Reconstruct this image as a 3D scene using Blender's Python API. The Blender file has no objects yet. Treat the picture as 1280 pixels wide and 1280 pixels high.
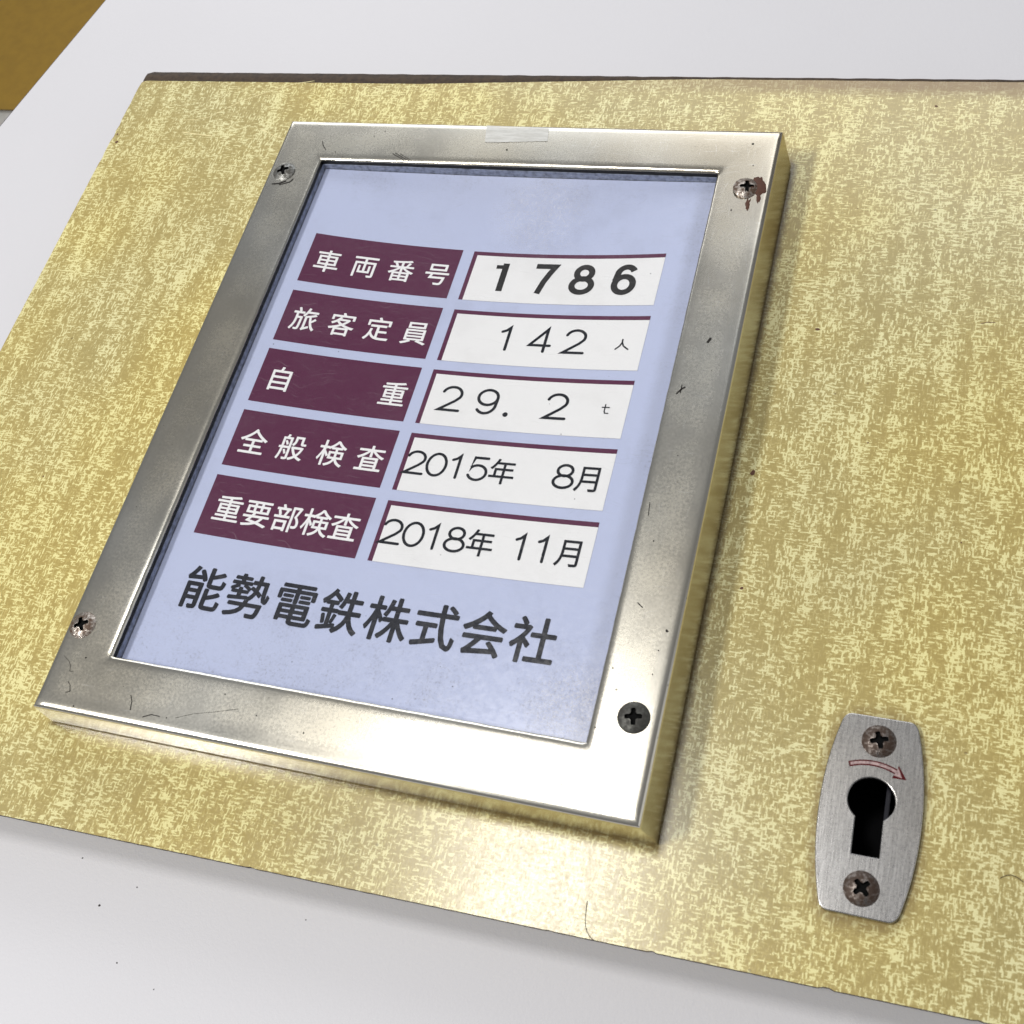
import bpy, bmesh, math, random
from mathutils import Vector, Matrix, noise as mnoise

random.seed(7)
sc = bpy.context.scene
COL = sc.collection
MM = 0.001
FACE_Z = 0.787            # height of the metal frame's front face above the floor (table top at 0.75)

# ------------------------------------------------------------------ camera
cam_d = bpy.data.cameras.new("camera")
cam_d.sensor_width = 36.0
cam_d.lens = 1523.0 / 1280.0 * 36.0
cam_d.clip_start = 0.005
cam_d.clip_end = 50.0
cam = bpy.data.objects.new("camera", cam_d)
COL.objects.link(cam)
right = Vector((0.9453, 0.2463, -0.2139))
down = Vector((0.1176, -0.8689, -0.4809))
fwd = Vector((-0.3043, 0.4294, -0.8503))
m3 = Matrix((right, -down, -fwd)).transposed()
cam.matrix_world = Matrix.Translation((0.2576, -0.3335, FACE_Z + 0.3295)) @ m3.to_4x4()
cam_d.dof.use_dof = True
cam_d.dof.focus_distance = 0.46
cam_d.dof.aperture_fstop = 40.0
sc.camera = cam

# ------------------------------------------------------------------ light
world = bpy.data.worlds.new("World")
sc.world = world
world.use_nodes = True
bg = world.node_tree.nodes["Background"]
bg.inputs[0].default_value = (0.93, 0.95, 1.0, 1)
bg.inputs[1].default_value = 0.215

def area(name, loc, aim, sx, sy, power, col):
    ld = bpy.data.lights.new(name, 'AREA')
    ld.shape = 'RECTANGLE'; ld.size = sx; ld.size_y = sy
    ld.energy = power; ld.color = col
    o = bpy.data.objects.new(name, ld); COL.objects.link(o)
    o.location = loc
    d = Vector(aim) - Vector(loc)
    z = -d.normalized()
    y = Vector((0, 1, 0)); x = y.cross(z).normalized(); y = z.cross(x)
    o.rotation_euler = Matrix((x, y, z)).transposed().to_euler()
    return o

# two ceiling fluorescent fittings running away from the viewer, and a broad soft window-like source behind
area("ceiling_lamp_near", (-0.23, 0.0, FACE_Z + 1.6), (-0.23, 0.01, 0), 0.23, 0.34, 9.0, (1.0, 0.98, 0.95))
area("ceiling_lamp_left", (-0.86, -0.70, FACE_Z + 1.5), (0.1, -0.15, FACE_Z), 0.20, 0.46, 22.0, (1.0, 0.98, 0.95))
area("soft_back_light", (-0.45, 1.9, FACE_Z + 1.15), (0.1, 0.0, FACE_Z), 2.6, 0.9, 23.0, (0.95, 0.97, 1.0))
area("soft_right_light", (2.3, 0.0, FACE_Z + 0.75), (0.1, 0.0, FACE_Z), 2.2, 1.2, 4.5, (0.97, 0.98, 1.0))  # unseen soft fill, added to brighten the frame's rolled right edge

sc.view_settings.view_transform = 'Standard'
sc.view_settings.look = 'None'
sc.view_settings.exposure = 0.0
sc.view_settings.gamma = 1.0
sc.cycles.max_bounces = 10
sc.cycles.transparent_max_bounces = 12
sc.cycles.sample_clamp_indirect = 6.0

# ------------------------------------------------------------------ node helpers
class NT:
    def __init__(self, name):
        self.m = bpy.data.materials.new(name); self.m.use_nodes = True
        self.t = self.m.node_tree; self.b = self.t.nodes["Principled BSDF"]
        self.out = self.t.nodes["Material Output"]
        self.tc = self.t.nodes.new('ShaderNodeTexCoord')
        self.mm = self.vmul(self.tc.outputs['Object'], (1000, 1000, 1000))
    def link(self, a, b): self.t.links.new(a, b)
    def _set(self, s, v):
        if hasattr(v, 'is_linked') or isinstance(v, bpy.types.NodeSocket): self.link(v, s)
        else: s.default_value = v
    def vmul(self, v, s):
        n = self.t.nodes.new('ShaderNodeVectorMath'); n.operation = 'MULTIPLY'
        self._set(n.inputs[0], v); n.inputs[1].default_value = s; return n.outputs[0]
    def vadd(self, v, s):
        n = self.t.nodes.new('ShaderNodeVectorMath'); n.operation = 'ADD'
        self._set(n.inputs[0], v); self._set(n.inputs[1], s); return n.outputs[0]
    def noise(self, v, scale=1.0, detail=2.0, rough=0.5, dist=0.0, color=False):
        n = self.t.nodes.new('ShaderNodeTexNoise'); self.link(v, n.inputs['Vector'])
        n.inputs['Scale'].default_value = scale; n.inputs['Detail'].default_value = detail
        n.inputs['Roughness'].default_value = rough; n.inputs['Distortion'].default_value = dist
        return n.outputs['Color'] if color else n.outputs['Fac']
    def voro(self, v, scale=1.0, feature='F1', out='Distance', rnd=1.0):
        n = self.t.nodes.new('ShaderNodeTexVoronoi'); n.feature = feature
        self.link(v, n.inputs['Vector']); n.inputs['Scale'].default_value = scale
        n.inputs['Randomness'].default_value = rnd
        return n.outputs[out]
    def math(self, op, a, b=0.0, c=0.0, clamp=False):
        n = self.t.nodes.new('ShaderNodeMath'); n.operation = op; n.use_clamp = clamp
        self._set(n.inputs[0], a); self._set(n.inputs[1], b)
        if len(n.inputs) > 2: self._set(n.inputs[2], c)
        return n.outputs[0]
    def ss(self, v, lo, hi, a=0.0, b=1.0):
        n = self.t.nodes.new('ShaderNodeMapRange'); n.interpolation_type = 'SMOOTHSTEP'
        self._set(n.inputs['Value'], v)
        n.inputs['From Min'].default_value = lo; n.inputs['From Max'].default_value = hi
        n.inputs['To Min'].default_value = a; n.inputs['To Max'].default_value = b
        return n.outputs['Result']
    def mix(self, f, a, b):
        n = self.t.nodes.new('ShaderNodeMix'); n.data_type = 'RGBA'
        self._set(n.inputs[0], f)
        for s, v in ((n.inputs[6], a), (n.inputs[7], b)):
            if isinstance(v, tuple): s.default_value = (*v[:3], 1)
            else: self.link(v, s)
        return n.outputs[2]
    def sep(self, v):
        n = self.t.nodes.new('ShaderNodeSeparateXYZ'); self.link(v, n.inputs[0]); return n.outputs
    def bump(self, h, strength, dist=0.001):
        n = self.t.nodes.new('ShaderNodeBump'); self.link(h, n.inputs['Height'])
        n.inputs['Strength'].default_value = strength; n.inputs['Distance'].default_value = dist
        self.link(n.outputs[0], self.b.inputs['Normal']); return n.outputs[0]
    def set(self, **k):
        names = dict(col='Base Color', rough='Roughness', metal='Metallic', spec='Specular IOR Level', coat='Coat Weight',
                     coatr='Coat Roughness', alpha='Alpha', aniso='Anisotropic')
        for a, v in k.items():
            s = self.b.inputs[names[a]]
            if isinstance(v, tuple): s.default_value = (*v[:3], 1)
            else: self._set(s, v)
        return self.m

# ------------------------------------------------------------------ materials
def mat_laminate():
    n = NT('patterned_laminate'); v0 = n.mm; v = n.vmul(v0, (1.12, 1.12, 1.12))
    wob = n.vadd(v, n.vmul(n.vadd(n.noise(v, 0.12, 2, color=True), (-.5, -.5, -.5)), (.8, .8, 0)))
    nv = n.noise(n.vmul(wob, (1.3, 0.42, 1)), 1, 2.0, .5)
    nh = n.noise(n.vmul(n.vadd(wob, (37, 11, 0)), (0.40, 1.35, 1)), 1, 2.0, .5)
    fz = n.vadd(wob, n.vmul(n.vadd(n.noise(v, 2.2, 1, color=True), (-.5, -.5, -.5)), (.6, .6, 0)))
    def cells(px, py, ox):
        sx = n.t.nodes.new('ShaderNodeSeparateXYZ'); n.link(fz, sx.inputs[0])
        a_, b_ = (sx.outputs[0], sx.outputs[1]) if ox else (sx.outputs[1], sx.outputs[0])
        pa, pb = (px, py) if ox else (py, px)
        ia = n.math('FLOOR', n.math('DIVIDE', a_, pa))
        w1 = n.t.nodes.new('ShaderNodeTexWhiteNoise'); w1.noise_dimensions = '1D'; n.link(ia, w1.inputs['W'])
        ib = n.math('FLOOR', n.math('DIVIDE', n.math('MULTIPLY_ADD', w1.outputs[0], 50.0, b_), pb))
        cb = n.t.nodes.new('ShaderNodeCombineXYZ'); n.link(ia, cb.inputs[0]); n.link(ib, cb.inputs[1])
        w2 = n.t.nodes.new('ShaderNodeTexWhiteNoise'); w2.noise_dimensions = '2D'; n.link(cb.outputs[0], w2.inputs['Vector'])
        return w2.outputs[0]
    nv = n.math('MULTIPLY_ADD', n.math('SUBTRACT', cells(.55, 1.9, True), .5), .50, nv)
    nh = n.math('MULTIPLY_ADD', n.math('SUBTRACT', cells(2.1, .55, False), .5), .50, nh)
    nf = n.noise(wob, 0.6, 3.0, .6)
    ori = n.ss(n.noise(n.vmul(v, (.11, .055, 1)), 1, 2.0), .40, .60)
    col = n.noise(n.vmul(v, (.16, .02, 1)), 1, 3.0, .6)
    pat = n.noise(n.vmul(n.vadd(v, (90, 0, 0)), (.085, .06, 1)), 1, 3.0, .6)
    # woven look: upright and level strokes, one or the other ruling by patch
    a = n.math('MULTIPLY', nv, n.math('MULTIPLY_ADD', ori, -.14, 1.07))
    b = n.math('MULTIPLY', nh, n.math('MULTIPLY_ADD', ori, .14, .93))
    t = n.math('MAXIMUM', a, b)
    t = n.math('MULTIPLY_ADD', n.math('SUBTRACT', nf, .5), .40, t)
    t = n.math('MULTIPLY_ADD', n.math('SUBTRACT', col, .5), .62, t)
    t = n.math('MULTIPLY_ADD', n.math('SUBTRACT', pat, .5), .36, t)
    fl = n.ss(t, .655, .735)
    fl2 = n.ss(t, .46, .66)
    # scattered thin streaks along the sheet
    st = n.ss(n.noise(n.vmul(v, (2.6, .11, 1)), 1, 1.5), .66, .71)
    hue = n.ss(n.noise(v, .010, 2.0), .3, .7)
    dark = n.mix(hue, (.41, .315, .10), (.375, .31, .125))
    mid = n.mix(hue, (.51, .41, .14), (.47, .395, .17))
    lite = n.mix(hue, (.80, .735, .34), (.74, .70, .39))
    c = n.mix(fl2, dark, mid)
    c = n.mix(fl, c, lite)
    c = n.mix(n.math('MULTIPLY', st, .5), c, lite)
    # fine grain
    g = n.noise(v, 3.5, 2.0)
    c = n.mix(n.ss(g, .35, .75, 0.0, .16), c, (.30, .24, .10))
    c = n.mix(n.ss(n.noise(n.vmul(v0, (.022, .014, 1)), 1, 3, .6), .35, .68, 0, .12), c, (.38, .30, .11))
    v = v0
    # brown staining along the top edge, stronger to the right
    s = n.sep(v)
    edge = n.ss(n.math('ADD', s[1], n.math('MULTIPLY', n.noise(n.vmul(v, (.12, .5, 1)), 1, 4, .65), 9.0)), 38.0, 46.0)
    rt = n.ss(s[0], 90, 240, .15, .85)
    c = n.mix(n.math('MULTIPLY', edge, rt), c, (.22, .13, .04))
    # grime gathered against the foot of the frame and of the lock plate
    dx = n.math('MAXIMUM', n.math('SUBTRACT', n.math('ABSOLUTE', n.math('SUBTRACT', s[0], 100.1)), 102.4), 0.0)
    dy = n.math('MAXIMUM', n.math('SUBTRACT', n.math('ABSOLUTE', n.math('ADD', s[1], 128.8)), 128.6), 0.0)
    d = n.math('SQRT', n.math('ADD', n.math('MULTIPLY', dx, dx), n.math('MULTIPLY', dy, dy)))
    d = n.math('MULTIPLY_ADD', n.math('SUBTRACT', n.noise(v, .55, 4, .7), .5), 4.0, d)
    # dirt band widened along the right hand foot, painting in the frame's shadow
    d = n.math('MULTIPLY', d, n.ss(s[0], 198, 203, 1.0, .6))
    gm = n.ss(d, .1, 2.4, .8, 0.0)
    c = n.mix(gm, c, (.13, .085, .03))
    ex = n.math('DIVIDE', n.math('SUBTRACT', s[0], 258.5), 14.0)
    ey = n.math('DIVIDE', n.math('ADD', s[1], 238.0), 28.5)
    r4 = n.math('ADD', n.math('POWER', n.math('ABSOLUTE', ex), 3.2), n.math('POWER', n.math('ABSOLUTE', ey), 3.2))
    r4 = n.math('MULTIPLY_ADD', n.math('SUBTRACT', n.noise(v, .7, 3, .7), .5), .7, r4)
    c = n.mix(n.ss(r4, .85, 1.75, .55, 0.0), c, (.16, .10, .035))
    # rare brown specks
    sp = n.voro(v, .055, 'F1', 'Distance')
    c = n.mix(n.ss(sp, .022, .03, .5, 0.0), c, (.10, .055, .02))
    rgh = n.ss(n.noise(v, .9, 4, .7), .3, .75, .20, .28)
    n.bump(n.math('ADD', n.noise(v, 1.6, 3, .6), n.math('MULTIPLY', n.noise(v, .05, 2), 3.0)), .18, .00010)
    return n.set(col=c, rough=rgh, spec=.62)

def mat_metal(name, tint=(.73, .715, .65), rough=.19, dirt=1.0, brush=(0, 0), scratch=True):
    n = NT(name); v = n.mm
    cloud = n.noise(v, .035, 4, .6)
    fine = n.noise(v, 1.1, 5, .75)
    c = n.mix(n.ss(n.noise(n.vadd(v, (3, 80, 0)), .012, 1), .35, .65), tint, (tint[0] * .95, tint[1] * .91, tint[2] * .84))
    s = n.sep(v)
    if dirt >= 1:
        du = n.math('MAXIMUM', n.math('SUBTRACT', n.math('ABSOLUTE', n.math('SUBTRACT', s[0], 100.3)), 79.5), n.math('SUBTRACT', n.math('ABSOLUTE', n.math('ADD', s[1], 128.75)), 107.75))
        rail = n.ss(n.math('ABSOLUTE', n.math('SUBTRACT', du, 8.5)), 3.0, 9.5, 1.0, 0.12)
    else:
        rail = .5
    dm = n.math('MULTIPLY', n.ss(n.noise(n.vadd(v, (30, 4, 0)), .05, 3, .6), .30, .70), n.ss(fine, .25, .80))
    dm = n.math('MULTIPLY', n.math('ADD', dm, .22), rail)
    c = n.mix(n.math('MULTIPLY', dm, .50 * dirt), c, (.27, .24, .18))
    if dirt >= 1:
        # brown tarnish towards the upper right corner and along the top rail
        tx = n.ss(n.math('MULTIPLY_ADD', n.noise(v, .03, 4, .7), 60.0, s[0]), 110, 215)
        ty = n.ss(n.math('MULTIPLY_ADD', n.noise(n.vadd(v, (9, 9, 9)), .03, 4, .7), 60.0, s[1]), -95, 25)
        c = n.mix(n.math('MULTIPLY', n.math('MULTIPLY', tx, ty), .62), c, (.33, .27, .185))
    # small dark pits
    cell = n.voro(v, .30, 'F1', 'Color'); dist = n.voro(v, .30, 'F1', 'Distance')
    rr = n.sep(cell)[0]
    pit = n.math('MULTIPLY', n.ss(dist, .03, .07, 1, 0), n.ss(rr, .80, .82))
    c = n.mix(n.math('MULTIPLY', pit, .85 * dirt), c, (.03, .02, .015))
    if scratch:
        sw = n.vadd(v, n.vmul(n.noise(v, .05, 2, color=True), (9, 9, 0)))
        sl = n.ss(n.noise(n.vmul(sw, (5.0, .10, 1)), 1, 0.5), .735, .75)
        sl2 = n.ss(n.noise(n.vmul(sw, (.12, 4.2, 1)), 1, 0.5), .74, .755)
        sl = n.math('MAXIMUM', sl, sl2)
        c = n.mix(n.math('MULTIPLY', sl, .35), c, (.85, .85, .83))
    rg = n.math('ADD', n.ss(fine, .3, .7, rough - .01, rough + .03), n.math('MULTIPLY', n.ss(cloud, .3, .7), .03 * dirt))
    rg = n.math('MULTIPLY_ADD', dm, .12 * dirt, rg)
    h = n.math('ADD', n.math('MULTIPLY', n.noise(v, .03, 1), 2.6), n.math('MULTIPLY', fine, .09))
    if brush == (0, 0): h = n.math('MULTIPLY_ADD', n.noise(n.vmul(v, (2.2, .12, 1)), 1, 2, .6), .07, h)
    if brush != (0, 0):
        br = n.noise(n.vmul(v, (brush[0], brush[1], 1)), 1, 3, .7)
        h = n.math('MULTIPLY_ADD', br, .35, h)
        c = n.mix(n.ss(br, .3, .7, 0, .45), c, (.22, .21, .20))
    n.bump(h, .35, .00012)
    return n.set(col=c, rough=rg, metal=1.0)

def simple(name, col, rough=.5, metal=0.0, spec=.4, var=.12, nscale=.6, dark=None):
    n = NT(name)
    d = dark or tuple(c * (1 - 2.5 * var) for c in col)
    f = n.ss(n.noise(n.mm, nscale, 5, .65), .35, .75)
    return n.set(col=n.mix(f, tuple(col), d), rough=rough, metal=metal, spec=spec)

def mat_paper(name, col, dirt_col, amt=.5, rough=.33):
    n = NT(name); v = n.mm; s = n.sep(v)
    sp = n.noise(v, 1.9, 4, .8)
    c = n.mix(n.ss(sp, .35, .7, 0, .13), col, tuple(x * .80 for x in col))
    cl = n.noise(n.vadd(v, (5, 55, 0)), .045, 4, .65)
    # handling dirt: heavier towards the foot and the side margins
    lowy = n.ss(s[1], -188, -232, .0, 1.0)
    rx = n.ss(s[0], 168, 180, 0, .9)
    tp = n.ss(s[1], -40, -22, 0, .6)
    w = n.math('MAXIMUM', n.math('MAXIMUM', lowy, rx), tp)
    w = n.math('MULTIPLY', w, n.ss(cl, .40, .62, .12, 1.0))
    gr = n.ss(n.noise(v, 1.0, 6, .85), .50, .66)
    c = n.mix(n.math('MULTIPLY', n.math('MULTIPLY', w, gr), .62 * amt * 2), c, dirt_col)
    c = n.mix(n.math('MULTIPLY', n.ss(cl, .5, .7), .10), c, dirt_col)
    c = n.mix(n.ss(n.math('MULTIPLY_ADD', n.noise(v, .3, 4, .7), 3.0, s[0]), 173, 178, 0, .22), c, dirt_col)
    cell = n.voro(v, .16, 'F1', 'Color'); dist = n.voro(v, .16, 'F1', 'Distance')
    pit = n.math('MULTIPLY', n.ss(dist, .025, .045, 1, 0), n.ss(n.sep(cell)[1], .72, .74))
    c = n.mix(n.math('MULTIPLY', pit, .85), c, (.03, .03, .04))
    n.bump(n.noise(v, 2.5, 3, .7), .12, .0001)
    return n.set(col=c, rough=rough, spec=.28)

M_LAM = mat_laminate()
M_EDGE = simple('worn_brown_edge', (.060, .038, .022), .7, var=.25, nscale=.5, dark=(.025, .015, .01))
M_FRAME = mat_metal('worn_stainless_steel')
M_ESC = mat_metal('brushed_steel', (.56, .55, .54), .25, .5, brush=(2.4, .16), scratch=False)
M_BLACKWALL = simple('black_paint_edge', (.006, .006, .006), .5)
M_GREYWALL = simple('grey_spacer_edge', (.36, .40, .52), .4, var=.25)
M_BLUE = mat_paper('lavender_blue_film', (.49, .54, .73), (.19, .19, .22))
M_MAROON = mat_paper('maroon_print', (.092, .015, .052), (.13, .07, .10), .3)
M_WHITEP = mat_paper('white_print', (.82, .82, .82), (.45, .44, .42), .35)
M_WTXT = simple('white_lettering', (.86, .86, .86), .4, var=.02)
M_NAVY = simple('blue_black_lettering', (.008, .010, .016), .45, var=.1, spec=.12)
M_GREYTXT = simple('charcoal_lettering', (.018, .017, .017), .45, var=.1, spec=.15)
M_CO = simple('slate_lettering', (.016, .018, .026), .45, var=.1, spec=.12)
M_TABLE = None
M_RED = simple('dark_red_paint', (.085, .006, .008), .6, var=.2, spec=.1)
M_REDIN = simple('worn_pinkish_metal', (.46, .33, .32), .4, metal=.3, var=.3, nscale=1.2)
M_RUST = simple('brown_rust', (.075, .022, .007), .6, var=.3, nscale=1.2, dark=(.05, .015, .006))
M_BLACK = simple('black_cavity', (.003, .003, .004), .7, spec=.1)
M_SLOT = simple('dark_screw_recess', (.003, .003, .003), .8, spec=.1)  # near-black colour stands in for shade inside the shallow cross recess
M_WOOD = simple('plain_timber', (.30, .20, .11), .7)
M_DUST = simple('dark_dust', (.015, .012, .010), .8)

def mat_screw(name, a, b, rough, thr=(.40, .6), metal=1.0):
    n = NT(name); v = n.mm
    f = n.noise(v, .55, 5, .7)
    k = n.ss(f, *thr)
    n.bump(n.noise(v, 1.8, 4, .7), .5, .0003)
    return n.set(col=n.mix(k, a, b), rough=n.math('MULTIPLY_ADD', k, .25, rough), metal=n.math('MULTIPLY_ADD', k, -.6, metal))
M_S_STEEL = mat_screw('bright_worn_screw', (.42, .38, .34), (.09, .055, .035), .26, (.40, .60))
M_S_DARK = mat_screw('dark_dull_screw', (.12, .12, .11), (.045, .043, .038), .38, (.35, .6))
M_S_GREY = mat_screw('grey_tarnished_screw', (.26, .26, .245), (.07, .065, .055), .34, (.40, .62))
M_S_RUST = mat_screw('tarnished_brown_screw', (.24, .21, .19), (.055, .033, .022), .26, (.36, .56))

def mat_table():
    n = NT('white_laminate_table'); v = n.mm
    c = n.mix(n.ss(n.noise(v, .006, 3), .35, .7, 0, .5), (.61, .605, .63), (.58, .575, .60))
    c = n.mix(n.ss(n.noise(v, .8, 5, .8), .60, .72, 0, .10), c, (.45, .44, .46))
    cell = n.voro(v, .028, 'F1', 'Color'); dist = n.voro(v, .028, 'F1', 'Distance')
    pit = n.math('MULTIPLY', n.ss(dist, .010, .017, 1, 0), n.ss(n.sep(cell)[1], .62, .64))
    c = n.mix(n.math('MULTIPLY', pit, .8), c, (.04, .03, .04))
    n.bump(n.math('ADD', n.noise(v, .8, 3, .7), n.math('MULTIPLY', n.noise(v, 2.2, 2), .5)), .4, .00018)
    return n.set(col=c, rough=.46, spec=.28)
M_TABLE = mat_table()
M_BAND = simple('dark_table_edging', (.10, .085, .10), .5)

def mat_pane():
    n = NT('clear_acrylic')
    tr = n.t.nodes.new('ShaderNodeBsdfTransparent'); gl = n.t.nodes.new('ShaderNodeBsdfGlossy')
    lw = n.t.nodes.new('ShaderNodeLayerWeight'); lw.inputs[0].default_value = .5
    fr = n.math('MULTIPLY_ADD', n.math('POWER', lw.outputs['Facing'], 5.0), .93, .028)
    tr.inputs[0].default_value = (.985, .985, .985, 1)
    v = n.mm; s = n.sep(v)
    n.link(n.ss(n.noise(v, .5, 5, .8), .35, .7, .12, .26), gl.inputs['Roughness'])
    mx = n.t.nodes.new('ShaderNodeMixShader')
    n.link(fr, mx.inputs[0]); n.link(tr.outputs[0], mx.inputs[1]); n.link(gl.outputs[0], mx.inputs[2])
    # fine scuffs worn white near the lower right corner and near the top
    df = n.t.nodes.new('ShaderNodeBsdfDiffuse'); df.inputs[0].default_value = (.8, .78, .78, 1)
    def spot(cx, cy, r):
        dx = n.math('DIVIDE', n.math('SUBTRACT', s[0], cx), r); dy = n.math('DIVIDE', n.math('SUBTRACT', s[1], cy), r)
        return n.ss(n.math('SQRT', n.math('ADD', n.math('MULTIPLY', dx, dx), n.math('MULTIPLY', dy, dy))), .25, 1.0, 1, 0)
    w = n.math('MAXIMUM', spot(173, -226, 17), n.math('MULTIPLY', spot(118, -42, 24), .5))
    fine = n.ss(n.noise(v, 1.7, 6, .85), .50, .64)
    sw = n.vadd(v, n.vmul(n.noise(v, .06, 2, color=True), (14, 14, 0)))
    sc1 = n.ss(n.noise(n.vmul(sw, (.10, 3.6, 1)), 1, .5), .72, .74)
    k = n.math('MULTIPLY', w, n.math('MULTIPLY', fine, .55))
    k = n.math('ADD', k, n.math('MULTIPLY', sc1, .03), clamp=True)
    sm_ = n.math('MULTIPLY', n.ss(n.noise(n.vmul(v, (.02, .05, 1)), 1, 4, .65), .42, .68), n.ss(n.noise(v, .9, 5, .8), .3, .7))
    k = n.math('MULTIPLY_ADD', sm_, .012, k, clamp=True)
    mx2 = n.t.nodes.new('ShaderNodeMixShader')
    n.link(k, mx2.inputs[0]); n.link(mx.outputs[0], mx2.inputs[1]); n.link(df.outputs[0], mx2.inputs[2])
    n.link(mx2.outputs[0], n.out.inputs['Surface'])
    return n.m
M_PANE = mat_pane()

def mat_tape():
    n = NT('cloudy_adhesive_tape'); v = n.mm
    rot = n.vmul(v, (.10, .55, 1))
    f = n.noise(rot, 1, 4, .65)
    return n.set(col=(.74, .74, .71), rough=.42, alpha=n.ss(f, .35, .7, .45, .75))
M_TAPE = mat_tape()

# ------------------------------------------------------------------ mesh helpers (frame coordinates in mm, z=0 on the frame's face)
BASE_Z = -19.0          # underside of the laminated board
def link(name, me, parent=None, mats=()):
    o = bpy.data.objects.new(name, me)
    for m in mats: me.materials.append(m)
    COL.objects.link(o)
    if parent is not None: o.parent = parent
    return o
def mesh(verts, faces, smooth=False, mi=None):
    me = bpy.data.meshes.new('m'); me.from_pydata([(x * MM, y * MM, z * MM) for x, y, z in verts], [], faces)
    if smooth: me.polygons.foreach_set('use_smooth', [True] * len(me.polygons))
    if mi: me.polygons.foreach_set('material_index', mi)
    me.update(); return me
def weld(me, d=1e-7, recalc=True):
    bm = bmesh.new(); bm.from_mesh(me)
    bmesh.ops.remove_doubles(bm, verts=bm.verts, dist=d)
    if recalc: bmesh.ops.recalc_face_normals(bm, faces=bm.faces)
    bm.to_mesh(me); bm.free(); return me
def curve_solid(loops, z0, z1, bevel=0.0, res=2):
    """2-D outline (first loop) with holes, as a solid plate between z0 and z1 (mm)."""
    cd = bpy.data.curves.new('c', 'CURVE'); cd.dimensions = '2D'; cd.fill_mode = 'BOTH'
    for lp in loops:
        sp = cd.splines.new('POLY'); sp.points.add(len(lp) - 1); sp.use_cyclic_u = True
        for p, (x, y) in zip(sp.points, lp): p.co = (x * MM, y * MM, 0, 1)
    h = (z1 - z0) / 2 * MM
    cd.extrude = h - bevel * MM; cd.bevel_depth = bevel * MM; cd.bevel_resolution = res
    cd.offset = -bevel * MM
    o = bpy.data.objects.new('tmp', cd); COL.objects.link(o)
    bpy.context.view_layer.update()
    me = bpy.data.meshes.new_from_object(o.evaluated_get(bpy.context.evaluated_depsgraph_get()))
    bpy.data.objects.remove(o); bpy.data.curves.remove(cd)
    me.transform(Matrix.Translation((0, 0, (z0 + z1) / 2 * MM)))
    return me
def box(x0, x1, y0, y1, z0, z1):
    v = [(x, y, z) for z in (z0, z1) for y in (y0, y1) for x in (x0, x1)]
    f = [(0, 2, 3, 1), (4, 5, 7, 6), (0, 1, 5, 4), (2, 6, 7, 3), (0, 4, 6, 2), (1, 3, 7, 5)]
    return mesh(v, f)
def bevelled(me, w=.3, seg=2):
    bm = bmesh.new(); bm.from_mesh(me)
    bmesh.ops.bevel(bm, geom=bm.edges[:], offset=w * MM, segments=seg, affect='EDGES')
    bm.to_mesh(me); bm.free(); return me
def disc_blob(pts, z, th=.05):
    """flat irregular blob: fan of a closed outline, slightly domed"""
    cx = sum(p[0] for p in pts) / len(pts); cy = sum(p[1] for p in pts) / len(pts)
    n = len(pts)
    v = [(x, y, z) for x, y in pts] + [(cx + (x - cx) * .75, cy + (y - cy) * .75, z + th) for x, y in pts] + [(cx, cy, z + th)]
    f = [(i, (i + 1) % n, n + (i + 1) % n, n + i) for i in range(n)] + [(n + i, n + (i + 1) % n, 2 * n) for i in range(n)]
    return mesh(v, f, True)

# ================================================================== SETTING
def tag(o, label=None, cat=None, group=None, kind=None):
    if label: o['label'] = label
    if cat: o['category'] = cat
    if group: o['group'] = group
    if kind: o['kind'] = kind
    return o

# floor: brown covering with a pale strip beyond its edge
me = mesh([(-4000, 812, -787), (4000, 790, -787), (4000, 5000, -787), (-4000, 5000, -787)], [(0, 1, 2, 3)])
def mat_floor(name, a, b, r=.8):
    n = NT(name)
    c = n.mix(n.ss(n.noise(n.mm, .05, 5, .7), .35, .7), a, b)
    return n.set(col=c, rough=r)
fl = link('floor', me, None, [mat_floor('ochre_floor_covering', (.33, .195, .022), (.29, .17, .020))]); fl.location.z = FACE_Z
tag(fl, kind='structure')
me = mesh([(-4000, -4000, -791), (4000, -4000, -791), (4000, 5000, -791), (-4000, 5000, -791)], [(0, 1, 2, 3)])
f2 = link('floor_border', me, None, [mat_floor('pale_grey_floor', (.52, .50, .46), (.44, .42, .38))]); f2.location.z = FACE_Z
tag(f2, kind='structure')

# table
e0 = Vector((-168.4, 119.1)); e1 = Vector((-188.3, 30.2)); d = (e0 - e1).normalized(); nrm = Vector((d.y, -d.x))
corners = [e0 + d * 700, e0 + d * 700 + nrm * 900, e1 - d * 1000 + nrm * 900, e1 - d * 1000]
table = bpy.data.objects.new('white_table', None); COL.objects.link(table); table.location = (.2, -.1, 0)
tag(table, 'white laminate table whose dark edged top carries the patterned panel', 'table')
def tchild(name, me, mats, parent=None):
    o = link(name, me, parent or table, mats)
    if parent is None: o.location = Vector((-.2, .1, FACE_Z))
    return o
def prism(poly, z0, z1):
    n = len(poly)
    v = [(p[0], p[1], z0) for p in poly] + [(p[0], p[1], z1) for p in poly]
    f = [tuple(range(n))[::-1], tuple(range(n, 2 * n))] + [(i, (i + 1) % n, n + (i + 1) % n, n + i) for i in range(n)]
    return weld(mesh(v, f))
c4 = [Vector(c) for c in corners]
inset = lambda k: [c4[0] + (-d + nrm) * k, c4[1] + (-d - nrm) * k, c4[2] + (d - nrm) * k, c4[3] + (d + nrm) * k]
tchild('tabletop', prism(inset(1.2), -63, -37), [M_TABLE])
bo = inset(0); bi = inset(1.2)
v = [(p.x, p.y, -64) for p in bo] + [(p.x, p.y, -37.6) for p in bo] + [(p.x, p.y, -37.3) for p in bi] + [(p.x, p.y, -64) for p in bi]
f = []
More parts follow.
